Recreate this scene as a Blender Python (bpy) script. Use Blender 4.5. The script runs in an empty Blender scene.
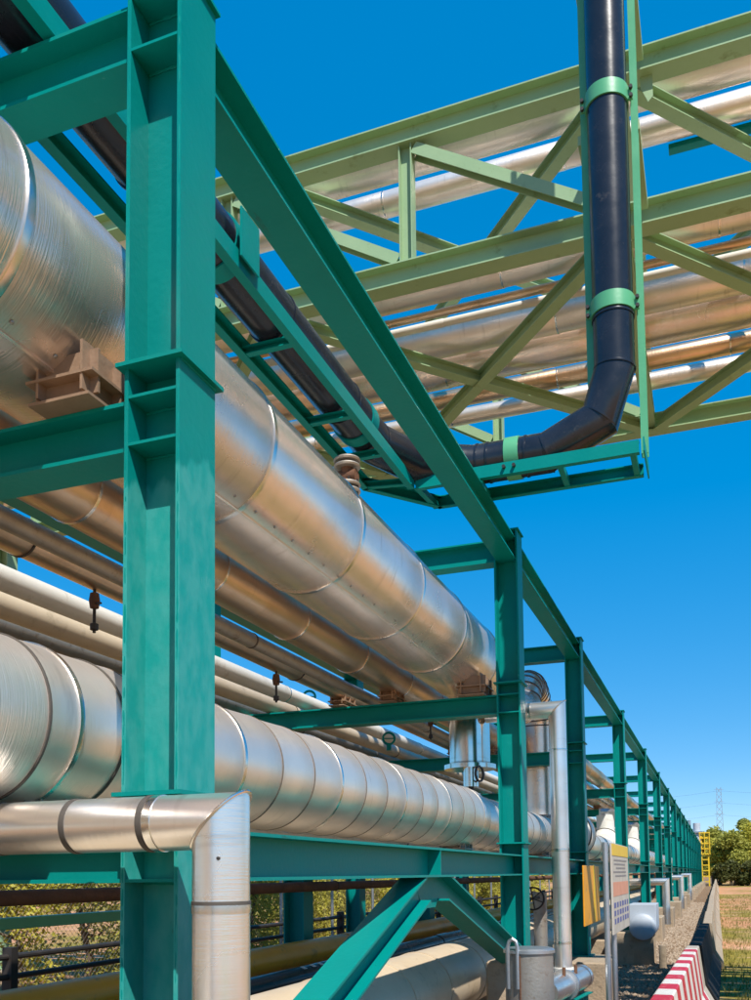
import bpy, bmesh, math, random
from mathutils import Vector, Matrix
random.seed(7)
R = math.radians
SC = bpy.context.scene
COL = SC.collection
H = 1.95                      # camera height; most z values below are given relative to eye level

# ------------------------------------------------------------------ camera
YAW, PITCH, ROLL, FPX, CYP = R(20.3697), R(3.9528), R(-0.6281), 917.15, 811.59
fw = Vector((-math.sin(YAW)*math.cos(PITCH), math.cos(YAW)*math.cos(PITCH), math.sin(PITCH)))
ri = Vector((math.cos(YAW), math.sin(YAW), 0)); up = ri.cross(fw)
r2 = ri*math.cos(ROLL)+up*math.sin(ROLL); u2 = -ri*math.sin(ROLL)+up*math.cos(ROLL)
cam_d = bpy.data.cameras.new('camera'); cam = bpy.data.objects.new('camera', cam_d); COL.objects.link(cam)
cam.matrix_world = Matrix(((r2.x, u2.x, -fw.x, 0), (r2.y, u2.y, -fw.y, 0), (r2.z, u2.z, -fw.z, H), (0, 0, 0, 1)))
cam_d.sensor_fit = 'VERTICAL'; cam_d.sensor_height = 36; cam_d.sensor_width = 36
cam_d.lens = 36*FPX/1000; cam_d.shift_y = (CYP-500)/1000; cam_d.clip_start = .05; cam_d.clip_end = 6000
SC.camera = cam
# ------------------------------------------------------------------ sky and sun
SUN_EL, SUN_AZ = 52, 140      # azimuth clockwise from +Y
W = bpy.data.worlds.new('World'); SC.world = W; W.use_nodes = True
wn = W.node_tree; wn.nodes.clear()
sky = wn.nodes.new('ShaderNodeTexSky'); sky.sky_type = 'NISHITA'; sky.sun_disc = False
sky.sun_elevation = R(SUN_EL); sky.sun_rotation = R(SUN_AZ); sky.air_density = .5; sky.dust_density = 0; sky.ozone_density = 1.0; sky.altitude = 0
hs = wn.nodes.new('ShaderNodeHueSaturation'); hs.inputs['Saturation'].default_value = 3.0; hs.inputs['Value'].default_value = 2.8
gm = wn.nodes.new('ShaderNodeGamma'); gm.inputs['Gamma'].default_value = .34   # the photograph's sky: flat, saturated blue
bg = wn.nodes.new('ShaderNodeBackground'); bg.inputs['Strength'].default_value = .15
wo = wn.nodes.new('ShaderNodeOutputWorld')
wn.links.new(sky.outputs[0], gm.inputs['Color']); wn.links.new(gm.outputs[0], hs.inputs['Color']); wn.links.new(hs.outputs[0], bg.inputs[0]); wn.links.new(bg.outputs[0], wo.inputs[0])
sd = bpy.data.lights.new('sun', 'SUN'); sd.energy = 5.0; sd.angle = R(.53); sd.color = (1, .95, .87)
sun = bpy.data.objects.new('sun', sd); COL.objects.link(sun)
sv = Vector((math.cos(R(SUN_EL))*math.sin(R(SUN_AZ)), math.cos(R(SUN_EL))*math.cos(R(SUN_AZ)), math.sin(R(SUN_EL))))
sun.rotation_euler = sv.to_track_quat('Z', 'Y').to_euler(); sun.location = (8, -8, 20)
SC.view_settings.view_transform = 'Standard'; SC.view_settings.look = 'None'
SC.view_settings.exposure = .36; SC.view_settings.gamma = 1

# ------------------------------------------------------------------ materials
def nd(t, kind, **kw):
    n = t.nodes.new(kind)
    for k, v in kw.items(): setattr(n, k, v)
    return n
def mat(name, col, col2=None, rough=.5, metal=0, nscale=4, namt=.5, stretch=(1, 1, 1), bump=0, bscale=40, bstretch=(1, 1, 1), rvar=.1, objvar=0, coat=0, streak=0, dirt=None, dirtlo=.55, spec=.5):
    m = bpy.data.materials.new(name); m.use_nodes = True; t = m.node_tree; p = t.nodes['Principled BSDF']
    L = t.links.new
    tc = nd(t, 'ShaderNodeTexCoord'); mp = nd(t, 'ShaderNodeMapping'); mp.inputs['Scale'].default_value = stretch
    L(tc.outputs['Object'], mp.inputs[0])
    ns = nd(t, 'ShaderNodeTexNoise'); ns.inputs['Scale'].default_value = nscale; ns.inputs['Detail'].default_value = 6; ns.inputs['Roughness'].default_value = .6
    L(mp.outputs[0], ns.inputs['Vector'])
    cr = nd(t, 'ShaderNodeMapRange'); cr.inputs['From Min'].default_value = .5-.25*namt-.1; cr.inputs['From Max'].default_value = .5+.25*namt+.1
    L(ns.outputs[0], cr.inputs['Value'])
    mx = nd(t, 'ShaderNodeMix', data_type='RGBA'); mx.inputs['A'].default_value = (*col, 1); mx.inputs['B'].default_value = (*(col2 or col), 1)
    L(cr.outputs[0], mx.inputs['Factor']); out = mx.outputs['Result']
    if dirt:
        n3 = nd(t, 'ShaderNodeTexNoise'); n3.inputs['Scale'].default_value = nscale*2.7; n3.inputs['Detail'].default_value = 9; n3.inputs['Roughness'].default_value = .7
        L(tc.outputs['Object'], n3.inputs['Vector'])
        r3 = nd(t, 'ShaderNodeMapRange'); r3.inputs['From Min'].default_value = dirtlo; r3.inputs['From Max'].default_value = dirtlo+.17; L(n3.outputs[0], r3.inputs['Value'])
        m3 = nd(t, 'ShaderNodeMix', data_type='RGBA'); m3.inputs['B'].default_value = (*dirt, 1); L(out, m3.inputs['A']); L(r3.outputs[0], m3.inputs['Factor']); out = m3.outputs['Result']
    if objvar:
        oi = nd(t, 'ShaderNodeObjectInfo'); hv = nd(t, 'ShaderNodeHueSaturation')
        mr = nd(t, 'ShaderNodeMapRange'); mr.inputs['To Min'].default_value = 1-objvar; mr.inputs['To Max'].default_value = 1+objvar*.6
        L(oi.outputs['Random'], mr.inputs['Value']); L(mr.outputs[0], hv.inputs['Value']); L(out, hv.inputs['Color']); out = hv.outputs[0]
    L(out, p.inputs['Base Color'])
    p.inputs['Metallic'].default_value = metal; p.inputs['Specular IOR Level'].default_value = spec
    rr = nd(t, 'ShaderNodeMapRange'); rr.inputs['To Min'].default_value = max(.03, rough-rvar); rr.inputs['To Max'].default_value = min(1, rough+rvar)
    L(ns.outputs[0], rr.inputs['Value']); L(rr.outputs[0], p.inputs['Roughness'])
    if coat: p.inputs['Coat Weight'].default_value = coat
    if bump:
        m2 = nd(t, 'ShaderNodeMapping'); m2.inputs['Scale'].default_value = bstretch; L(tc.outputs['Object'], m2.inputs[0])
        n2 = nd(t, 'ShaderNodeTexNoise'); n2.inputs['Scale'].default_value = bscale; n2.inputs['Detail'].default_value = 4; L(m2.outputs[0], n2.inputs['Vector'])
        b = nd(t, 'ShaderNodeBump'); b.inputs['Strength'].default_value = bump; b.inputs['Distance'].default_value = .02
        L(n2.outputs[0], b.inputs['Height']); L(b.outputs[0], p.inputs['Normal'])
    return m
def clad(name, col, rough, metal, objvar, dirt=(.66, .60, .54), brush=.30):
    """sheet metal jacket: brushed round the pipe (local z is the axis), soft dents, faint grime"""
    m = bpy.data.materials.new(name); m.use_nodes = True; t = m.node_tree; p = t.nodes['Principled BSDF']; L = t.links.new
    tc = nd(t, 'ShaderNodeTexCoord'); oi = nd(t, 'ShaderNodeObjectInfo')
    off = nd(t, 'ShaderNodeVectorMath', operation='ADD'); L(tc.outputs['Object'], off.inputs[0]); L(oi.outputs['Location'], off.inputs[1])
    def noise(scale, st, det=3):
        mp = nd(t, 'ShaderNodeMapping'); mp.inputs['Scale'].default_value = st; L(off.outputs[0], mp.inputs[0])
        n = nd(t, 'ShaderNodeTexNoise'); n.inputs['Scale'].default_value = scale; n.inputs['Detail'].default_value = det; L(mp.outputs[0], n.inputs['Vector']); return n
    n1 = noise(1.6, (1, 1, 1), 7)
    r1 = nd(t, 'ShaderNodeMapRange'); r1.inputs['From Min'].default_value = .46; r1.inputs['From Max'].default_value = .72; r1.inputs['To Max'].default_value = .75; L(n1.outputs[0], r1.inputs['Value'])
    mx = nd(t, 'ShaderNodeMix', data_type='RGBA'); mx.inputs['A'].default_value = (*col, 1); mx.inputs['B'].default_value = (*dirt, 1); L(r1.outputs[0], mx.inputs['Factor'])
    nb = noise(9, (.7, .7, 16), 3)
    m2 = nd(t, 'ShaderNodeMix', data_type='RGBA', blend_type='MULTIPLY'); m2.inputs['Factor'].default_value = .22; L(mx.outputs['Result'], m2.inputs['A']); L(nb.outputs['Color'], m2.inputs['B'])
    hv = nd(t, 'ShaderNodeHueSaturation'); mr = nd(t, 'ShaderNodeMapRange'); mr.inputs['To Min'].default_value = 1.08-objvar*2; mr.inputs['To Max'].default_value = 1.08
    L(oi.outputs['Random'], mr.inputs['Value']); L(mr.outputs[0], hv.inputs['Value']); 
    ng = noise(3.2, (1, 1, 5), 8); rg = nd(t, 'ShaderNodeMapRange'); rg.inputs['From Min'].default_value = .60; rg.inputs['From Max'].default_value = .74; rg.inputs['To Max'].default_value = .3; L(ng.outputs[0], rg.inputs['Value'])
    mg = nd(t, 'ShaderNodeMix', data_type='RGBA'); mg.inputs['B'].default_value = (.34, .27, .21, 1); L(rg.outputs[0], mg.inputs['Factor']); L(mx.outputs['Result'], mg.inputs['A']); L(mg.outputs['Result'], hv.inputs['Color']); L(hv.outputs[0], p.inputs['Base Color'])
    p.inputs['Metallic'].default_value = metal; p.inputs['Specular IOR Level'].default_value = .4
    rr = nd(t, 'ShaderNodeMapRange'); rr.inputs['To Min'].default_value = rough-.09; rr.inputs['To Max'].default_value = rough+.09; L(n1.outputs[0], rr.inputs['Value']); L(rr.outputs[0], p.inputs['Roughness'])
    nd_ = noise(2.2, (1, 1, 1.4), 1)
    b1 = nd(t, 'ShaderNodeBump'); b1.inputs['Strength'].default_value = .16; b1.inputs['Distance'].default_value = .03; L(nd_.outputs[0], b1.inputs['Height'])
    b2 = nd(t, 'ShaderNodeBump'); b2.inputs['Strength'].default_value = brush; b2.inputs['Distance'].default_value = .006; L(nb.outputs[0], b2.inputs['Height']); L(b1.outputs[0], b2.inputs['Normal'])
    L(b2.outputs[0], p.inputs['Normal'])
    return m
TEAL = mat('teal_paint', (.0, .200, .180), (.001, .225, .203), .40, nscale=3, bump=.08, bscale=30, dirt=(.006, .255, .23), dirtlo=.6, spec=.13)
LGREEN = mat('light_green_paint', (.26, .39, .215), (.31, .44, .25), .45, nscale=2, bump=.05, bscale=25, dirt=(.17, .22, .09), dirtlo=.58, spec=.3)
MGREEN = mat('mid_green_paint', (.075, .33, .16), (.10, .38, .19), .4, nscale=3, bump=.05)
ALU = clad('aluminium_cladding', (.93, .79, .69), .25, .76, .07)
ALUM = clad('matte_cladding', (.90, .80, .71), .38, .76, .08)
ALUX = clad('bright_cladding', (.89, .85, .81), .29, .90, .04, brush=.09)
POLI = clad('polished_cladding', (.88, .79, .70), .17, 1.0, .03, brush=.05)
COPPER = clad('bronzed_cladding', (.80, .58, .40), .33, .95, .08, dirt=(.52, .34, .20))
CREAM = mat('cream_paint', (.62, .50, .35), (.52, .41, .28), .42, nscale=2, bump=.05, dirt=(.36, .28, .18), dirtlo=.57, objvar=.08)
WHITEP = mat('white_pipe_paint', (.72, .70, .64), (.6, .58, .52), .4, nscale=2, dirt=(.42, .36, .28), dirtlo=.57)
BANDB = mat('bright_band', (.86, .84, .8), (.7, .68, .64), .25, 1, nscale=8)
BANDD = mat('dark_sealant', (.06, .05, .045), (.1, .085, .07), .7, nscale=8)
BANDS = mat('joint_line', (.16, .12, .09), (.22, .17, .13), .6, .3, nscale=8)
BLACK = mat('black_pipe_coat', (.010, .012, .018), (.018, .020, .028), .25, nscale=4, bump=.04, bscale=12, dirt=(.04, .038, .04), dirtlo=.58)
YELLOW = mat('ochre_paint', (.80, .35, .015), (.66, .28, .015), .4, nscale=2, dirt=(.22, .14, .03), dirtlo=.57)
YELB = mat('yellow_paint', (.75, .5, .02), (.66, .42, .02), .45, nscale=2)
CONC = mat('concrete', (.44, .34, .235), (.34, .26, .175), .9, nscale=3, bump=.5, bscale=22, dirt=(.25, .19, .13), dirtlo=.54, objvar=.12)
BLKP = mat('black_barrier_paint', (.012, .012, .013), (.024, .023, .023), .8, nscale=3, bump=.3, bscale=20, dirt=(.10, .085, .07), dirtlo=.62, spec=.15)
GALV = mat('galvanised_steel', (.56, .58, .60), (.44, .46, .48), .42, .9, nscale=6, bump=.06, dirt=(.35, .33, .3), dirtlo=.6)
def wear(m, col, lo, scale, st):
    t = m.node_tree; p = t.nodes['Principled BSDF']; L = t.links.new; src = p.inputs['Base Color'].links[0].from_socket
    tc = nd(t, 'ShaderNodeTexCoord'); oi = nd(t, 'ShaderNodeObjectInfo'); ad = nd(t, 'ShaderNodeVectorMath', operation='ADD'); L(tc.outputs['Object'], ad.inputs[0]); L(oi.outputs['Location'], ad.inputs[1])
    mp = nd(t, 'ShaderNodeMapping'); mp.inputs['Scale'].default_value = st; L(ad.outputs[0], mp.inputs[0])
    n = nd(t, 'ShaderNodeTexNoise'); n.inputs['Scale'].default_value = scale; n.inputs['Detail'].default_value = 8; n.inputs['Roughness'].default_value = .7; L(mp.outputs[0], n.inputs['Vector'])
    r = nd(t, 'ShaderNodeMapRange'); r.inputs['From Min'].default_value = lo; r.inputs['From Max'].default_value = lo+.05; r.inputs['To Max'].default_value = .8; L(n.outputs[0], r.inputs['Value'])
    mx = nd(t, 'ShaderNodeMix', data_type='RGBA'); L(src, mx.inputs['A']); mx.inputs['B'].default_value = (*col, 1); L(r.outputs[0], mx.inputs['Factor']); L(mx.outputs['Result'], p.inputs['Base Color'])
wear(TEAL, (.02, .12, .105), .66, 9, (1, 1, .22)); wear(TEAL, (.13, .065, .03), .735, 14, (1, 1, .7)); wear(TEAL, (.10, .33, .30), .69, 6, (1, 1, .4))
wear(LGREEN, (.13, .17, .08), .66, 7, (1, 1, .3)); wear(LGREEN, (.15, .08, .04), .735, 12, (1, 1, .7))
wear(BLACK, (.055, .05, .048), .64, 5, (1, 1, 1)); wear(CREAM, (.22, .14, .08), .66, 5, (1, 1, 1))
WEATH = mat('weathered_steel', (.43, .40, .36), (.33, .30, .26), .5, .7, nscale=4, bump=.15, dirt=(.2, .15, .1), dirtlo=.56)
RUST = mat('rusty_steel', (.18, .08, .04), (.10, .05, .03), .75, .2, nscale=8, bump=.3)
DARKM = mat('dark_metal', (.035, .032, .03), (.06, .05, .045), .5, .4, nscale=8)
BLUEG = mat('blue_grey_paint', (.46, .50, .55), (.40, .44, .49), .45, nscale=3, dirt=(.3, .29, .27), dirtlo=.6)
BARK = mat('bark', (.17, .13, .09), (.10, .075, .05), .9, nscale=8, bump=.5, bscale=25)
def leafmat(name, c1, c2):
    m = mat(name, c1, c2, .55, nscale=1.1, namt=.9, spec=.3)
    p = m.node_tree.nodes['Principled BSDF']
    p.inputs['Subsurface Weight'].default_value = 0
    t = m.node_tree; tr = nd(t, 'ShaderNodeBsdfTranslucent'); ms = nd(t, 'ShaderNodeMixShader'); ms.inputs[0].default_value = .35
    out = t.nodes['Material Output']; src = p.inputs['Base Color'].links[0].from_socket
    t.links.new(src, tr.inputs[0]); t.links.new(p.outputs[0], ms.inputs[1]); t.links.new(tr.outputs[0], ms.inputs[2]); t.links.new(ms.outputs[0], out.inputs[0])
    return m
LEAFY = leafmat('yellow_green_leaves', (.60, .52, .08), (.38, .37, .05))
LEAFG = leafmat('mid_green_leaves', (.46, .42, .08), (.27, .29, .05))
LEAFD = leafmat('dark_leaves', (.15, .15, .04), (.08, .09, .025))
LEAFB = leafmat('dry_brown_leaves', (.22, .16, .07), (.10, .085, .035))

def stripes_mat():
    m = mat('red_white_stripes', (.5, .012, .025), (.42, .01, .02), .5, nscale=5, bump=.2, bscale=20)
    t = m.node_tree; p = t.nodes['Principled BSDF']; L = t.links.new
    src = p.inputs['Base Color'].links[0].from_socket
    tc = nd(t, 'ShaderNodeTexCoord'); sp = nd(t, 'ShaderNodeSeparateXYZ'); L(tc.outputs['Object'], sp.inputs[0])
    a = nd(t, 'ShaderNodeMath', operation='MULTIPLY'); a.inputs[1].default_value = 1/.82; L(sp.outputs['Y'], a.inputs[0])
    f = nd(t, 'ShaderNodeMath', operation='FRACT'); L(a.outputs[0], f.inputs[0])
    g = nd(t, 'ShaderNodeMath', operation='GREATER_THAN'); g.inputs[1].default_value = .5; L(f.outputs[0], g.inputs[0])
    lim = nd(t, 'ShaderNodeMath', operation='LESS_THAN'); lim.inputs[1].default_value = 5.45; L(sp.outputs['Y'], lim.inputs[0])
    n = nd(t, 'ShaderNodeTexNoise'); n.inputs['Scale'].default_value = 7; n.inputs['Detail'].default_value = 8; L(tc.outputs['Object'], n.inputs['Vector'])
    w = nd(t, 'ShaderNodeMix', data_type='RGBA'); w.inputs['A'].default_value = (.72, .69, .64, 1); w.inputs['B'].default_value = (.52, .48, .42, 1); L(n.outputs[0], w.inputs['Factor'])
    mx = nd(t, 'ShaderNodeMix', data_type='RGBA'); L(g.outputs[0], mx.inputs['Factor']); L(src, mx.inputs['A']); L(w.outputs['Result'], mx.inputs['B'])
    nw = nd(t, 'ShaderNodeTexNoise'); nw.inputs['Scale'].default_value = 11; nw.inputs['Detail'].default_value = 10; nw.inputs['Roughness'].default_value = .72; L(tc.outputs['Object'], nw.inputs['Vector'])
    rw_ = nd(t, 'ShaderNodeMapRange'); rw_.inputs['From Min'].default_value = .56; rw_.inputs['From Max'].default_value = .66; rw_.inputs['To Min'].default_value = 1; rw_.inputs['To Max'].default_value = .25; L(nw.outputs[0], rw_.inputs['Value'])
    lw = nd(t, 'ShaderNodeMath', operation='MULTIPLY'); L(lim.outputs[0], lw.inputs[0]); L(rw_.outputs[0], lw.inputs[1]); lim = lw
    cc = nd(t, 'ShaderNodeMix', data_type='RGBA'); cc.inputs['A'].default_value = (.44, .36, .27, 1); L(lim.outputs[0], cc.inputs['Factor']); L(mx.outputs['Result'], cc.inputs['B'])
    L(cc.outputs['Result'], p.inputs['Base Color'])
    return m
STRIPE = stripes_mat()
def ground_mat(name, cols, scales, bump, bscale):
    m = bpy.data.materials.new(name); m.use_nodes = True; t = m.node_tree; p = t.nodes['Principled BSDF']; L = t.links.new
    p.inputs['Roughness'].default_value = .95; p.inputs['Specular IOR Level'].default_value = .15
    tc = nd(t, 'ShaderNodeTexCoord'); out = None
    for i, (c, s, lo, hi) in enumerate(cols):
        if out is None:
            rgb = nd(t, 'ShaderNodeRGB'); rgb.outputs[0].default_value = (*c, 1); out = rgb.outputs[0]; continue
        n = nd(t, 'ShaderNodeTexNoise'); n.inputs['Scale'].default_value = s; n.inputs['Detail'].default_value = 8; n.inputs['Roughness'].default_value = .65
        mp = nd(t, 'ShaderNodeMapping'); mp.inputs['Location'].default_value = (i*13.1, i*7.7, 0); L(tc.outputs['Object'], mp.inputs[0]); L(mp.outputs[0], n.inputs['Vector'])
        r = nd(t, 'ShaderNodeMapRange'); r.inputs['From Min'].default_value = lo; r.inputs['From Max'].default_value = hi; L(n.outputs[0], r.inputs['Value'])
        mx = nd(t, 'ShaderNodeMix', data_type='RGBA'); L(out, mx.inputs['A']); mx.inputs['B'].default_value = (*c, 1); L(r.outputs[0], mx.inputs['Factor']); out = mx.outputs['Result']
    L(out, p.inputs['Base Color'])
    n = nd(t, 'ShaderNodeTexNoise'); n.inputs['Scale'].default_value = bscale; n.inputs['Detail'].default_value = 7; L(tc.outputs['Object'], n.inputs['Vector'])
    b = nd(t, 'ShaderNodeBump'); b.inputs['Strength'].default_value = bump; b.inputs['Distance'].default_value = .05; L(n.outputs[0], b.inputs['Height']); L(b.outputs[0], p.inputs['Normal'])
    return m
FIELD = ground_mat('dry_grass_field', [((.54, .26, .135), 0, 0, 0), ((.25, .20, .03), .11, .46, .56), ((.62, .36, .22), .5, .52, .68), ((.16, .16, .022), .9, .54, .68), ((.24, .135, .06), 9, .5, .75)], 1, .6, 6)
DIRT = ground_mat('brown_earth', [((.36, .175, .078), 0, 0, 0), ((.25, .125, .055), .4, .4, .65), ((.40, .21, .095), 1.7, .5, .7), ((.13, .08, .045), 14, .55, .75)], 1, .6, 8)
GRAVEL = ground_mat('gravel_bed', [((.26, .17, .10), 0, 0, 0), ((.18, .115, .07), 2, .4, .65), ((.38, .27, .18), 24, .5, .68), ((.08, .055, .038), 40, .55, .72)], 1, 1, 30)

# ------------------------------------------------------------------ object helpers
WM = {}
def P(x, y, z): return Vector((x, y, z+H))
def link(o, parent=None, M=None):
    COL.objects.link(o)
    M = M or Matrix.Identity(4)
    WM[o.name] = M
    if parent is not None:
        o.parent = parent; o.matrix_parent_inverse = WM[parent.name].inverted()
    o.matrix_basis = M
    return o
def tag(o, label=None, cat=None, group=None, kind=None):
    if label: o['label'] = label
    if cat: o['category'] = cat
    if group: o['group'] = group
    if kind: o['kind'] = kind
    return o
def thing(name, label, cat, loc, group=None):
    o = bpy.data.objects.new(name, None); o.empty_display_size = .2
    link(o, None, Matrix.Translation(loc)); return tag(o, label, cat, group)
def mobj(name, me, parent=None, M=None, m=None):
    o = bpy.data.objects.new(name, me)
    if m is not None and not me.materials: me.materials.append(m)
    return link(o, parent, M)
CACHE = {}
def mesh_from(bm, m, smooth=False, name='mesh'):
    me = bpy.data.meshes.new(name)
    bmesh.ops.recalc_face_normals(bm, faces=bm.faces)
    if smooth:
        for f in bm.faces: f.smooth = True
        for e in bm.edges:
            if len(e.link_faces) == 2 and e.calc_face_angle(0) > R(32): e.smooth = False
    bm.to_mesh(me); bm.free()
    if m is not None: me.materials.append(m)
    return me
def prism(pts, L):
    bm = bmesh.new()
    a = [bm.verts.new((x, y, 0)) for x, y in pts]; b = [bm.verts.new((x, y, L)) for x, y in pts]
    n = len(pts)
    for i in range(n): bm.faces.new((a[i], a[(i+1) % n], b[(i+1) % n], b[i]))
    bm.faces.new(a[::-1]); bm.faces.new(b)
    return bm
def hprofile(d, w, tf, tw):
    x, y = d/2, w/2
    return [(-x, -y), (-x+tf, -y), (-x+tf, -tw/2), (x-tf, -tw/2), (x-tf, -y), (x, -y), (x, y), (x-tf, y), (x-tf, tw/2), (-x+tf, tw/2), (-x+tf, y), (-x, y)]
def cprofile(d, w, t): # channel open to +y
    x = d/2
    return [(-x, 0), (x, 0), (x, w), (x-t, w), (x-t, t), (-x+t, t), (-x+t, w), (-x, w)]
def lprofile(a, b, t): return [(0, 0), (a, 0), (a, t), (t, t), (t, b), (0, b)]
def frame(p0, p1, nx):
    z = (p1-p0).normalized(); x = Vector(nx); x = (x - z*x.dot(z)).normalized(); y = z.cross(x)
    return Matrix(((x.x, y.x, z.x, p0.x), (x.y, y.y, z.y, p0.y), (x.z, y.z, z.z, p0.z), (0, 0, 0, 1)))
def prof_bar(name, prof, key, p0, p1, nx, m, parent):
    L = round((p1-p0).length, 3); k = ('prof', key, L, m.name)
    if k not in CACHE: CACHE[k] = mesh_from(prism(prof, L), m)
    return mobj(name, CACHE[k], parent, frame(p0, p1, nx))
def hbeam(name, p0, p1, nx, m, parent, d=.21, w=.2, tf=.016, tw=.011):
    return prof_bar(name, hprofile(d, w, tf, tw), ('h', d, w, tf, tw), p0, p1, nx, m, parent)
def box_me(sx, sy, sz, m, bev=0):
    k = ('box', sx, sy, sz, m.name, bev)
    if k not in CACHE:
        bm = bmesh.new(); bmesh.ops.create_cube(bm, size=1)
        bmesh.ops.scale(bm, vec=(sx, sy, sz), verts=bm.verts)
        if bev: bmesh.ops.bevel(bm, geom=bm.edges[:], offset=bev, segments=1, affect='EDGES')
        CACHE[k] = mesh_from(bm, m)
    return CACHE[k]
def box(name, c, s, m, parent=None, rz=0, bev=0, rx=0, ry=0):
    M = Matrix.Translation(c) @ Matrix.Rotation(rz, 4, 'Z') @ Matrix.Rotation(ry, 4, 'Y') @ Matrix.Rotation(rx, 4, 'X')
    return mobj(name, box_me(*[round(v, 4) for v in s], m, bev), parent, M)
def lathe_me(prof, seg, m, key=None, smooth=True):
    if key and key in CACHE: return CACHE[key]
    bm = bmesh.new(); rings = []
    for r, z in prof:
        if r < 1e-6: rings.append([bm.verts.new((0, 0, z))])
        else: rings.append([bm.verts.new((r*math.cos(2*math.pi*i/seg), r*math.sin(2*math.pi*i/seg), z)) for i in range(seg)])
    for a, b in zip(rings, rings[1:]):
        for i in range(seg):
            j = (i+1) % seg
            if len(a) == 1 and len(b) == 1: break
            if len(a) == 1: bm.faces.new((a[0], b[j], b[i]))
            elif len(b) == 1: bm.faces.new((a[i], a[j], b[0]))
            else: bm.faces.new((a[i], a[j], b[j], b[i]))
    me = mesh_from(bm, m, smooth)
    if key: CACHE[key] = me
    return me
AX = {'X': Vector((1, 0, 0)), 'Y': Vector((0, 1, 0)), 'Z': Vector((0, 0, 1))}
def axM(c, d, nx=None):
    d = Vector(d); nx = nx or ((0, 0, 1) if abs(d.normalized().z) < .9 else (1, 0, 0))
    return frame(c, c+d, nx)
def cyl(name, p0, p1, r, m, parent=None, seg=24, cap=True):
    L = round((p1-p0).length, 3)
    pr = ([(0, 0)] if cap else []) + [(r, 0), (r, L)] + ([(0, L)] if cap else [])
    return mobj(name, lathe_me(pr, seg, m, ('cyl', r, L, seg, m.name, cap)), parent, axM(p0, p1-p0))
def tube_me(pts, r, seg, m, nx=(0, 0, 1), smooth=True, caps=True, radii=None):
    """swept tube with mitred corners"""
    pts = [Vector(p) for p in pts]; bm = bmesh.new(); rings = []
    n = len(pts); dirs = [(pts[i+1]-pts[i]).normalized() for i in range(n-1)]
    u = Vector(nx); u = (u-dirs[0]*u.dot(dirs[0]))
    if u.length < .05: u = Vector((1, 0, 0)); u = u-dirs[0]*u.dot(dirs[0])
    u.normalize()
    for i in range(n):
        if i == 0: d = dirs[0]; nb = d
        elif i == n-1: d = dirs[-1]; nb = d
        else:
            nb = (dirs[i-1]+dirs[i]).normalized(); d = dirs[i-1]
        v = d.cross(u).normalized(); rr = radii[i] if radii else r
        ring = []
        for k in range(seg):
            a = 2*math.pi*k/seg; q = u*math.cos(a)*rr+v*math.sin(a)*rr
            q = q - d*(q.dot(nb)/d.dot(nb)); ring.append(bm.verts.new(pts[i]+q))
        rings.append(ring)
        if 0 < i < n-1:
            q = dirs[i-1].rotation_difference(dirs[i]); u = q @ u
    for a, b in zip(rings, rings[1:]):
        for k in range(seg): bm.faces.new((a[k], a[(k+1) % seg], b[(k+1) % seg], b[k]))
    if caps: bm.faces.new(rings[0][::-1]); bm.faces.new(rings[-1])
    me = mesh_from(bm, m, smooth)
    return me
def tube(name, pts, r, m, parent=None, seg=24, **k):
    o = Vector(pts[0]); return mobj(name, tube_me([Vector(p)-o for p in pts], r, seg, m, **k), parent, Matrix.Translation(o))
def ring_me(r, w, t, m, seg=48):
    return lathe_me([(r-.01, -w/2), (r+t, -w/2), (r+t*1.15, 0), (r+t, w/2), (r-.01, w/2)], seg, m, ('ring', round(r, 3), w, t, m.name, seg))
def plate(name, pts2, t, M, m, parent):
    """flat plate: outline in local xy, thickness along local z"""
    me = mesh_from(prism(pts2, t), m); return mobj(name, me, parent, M)

def pipe_run(name, label, cat, p0, p1, r, m, cuts, parent_mat=None, bands=None, seg=40, group=None, seam=None, lap=.004):
    """clad pipe: separate cladding sections between cuts (distances along), a band over every joint"""
    t = thing(name, label, cat, p0, group)
    d = (p1-p0).normalized(); L = (p1-p0).length
    cs = [0]+[c for c in cuts if 0 < c < L]+[L]
    for i, (a, b) in enumerate(zip(cs, cs[1:])):
        l = round(b-a, 2)
        key = ('sec', round(r, 3), l, m.name, seg)
        me = lathe_me([(r, 0), (r+lap*.3, l*.5), (r+lap, l-.012), (r, l)], seg, m, key)
        rot = random.uniform(0, 6.28)
        mobj('cladding_section', me, t, axM(p0+d*a, d) @ Matrix.Rotation(rot, 4, 'Z'))
    for i, c in enumerate(cs[1:-1]):
        bm_ = bands(i) if bands else (BANDB, .03, .005)
        if bm_: mobj('band', ring_me(r+lap, bm_[1], bm_[2], bm_[0], seg), t, axM(p0+d*c, d))
    for c in (0, L):
        mobj('end_cap', lathe_me([(r*.999, 0), (r*.9, .001), (0, .002)], seg, m, ('endc', round(r, 3), m.name, seg)), t, axM(p0+d*c, d))
    return t

# ================================================================== SETTING
g = mobj('ground', box_me(3200, 3200, 1, FIELD), None, Matrix.Translation((0, 1200, -.5))); tag(g, kind='structure')
e = mobj('earth_strip', box_me(13, 330, .4, DIRT), None, Matrix.Translation((-7.0, 135, -.196))); tag(e, kind='structure')
gv = mobj('gravel_bed', box_me(2.6, 330, .4, GRAVEL), None, Matrix.Translation((-1.5, 135, -.19))); tag(gv, kind='structure')

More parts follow.
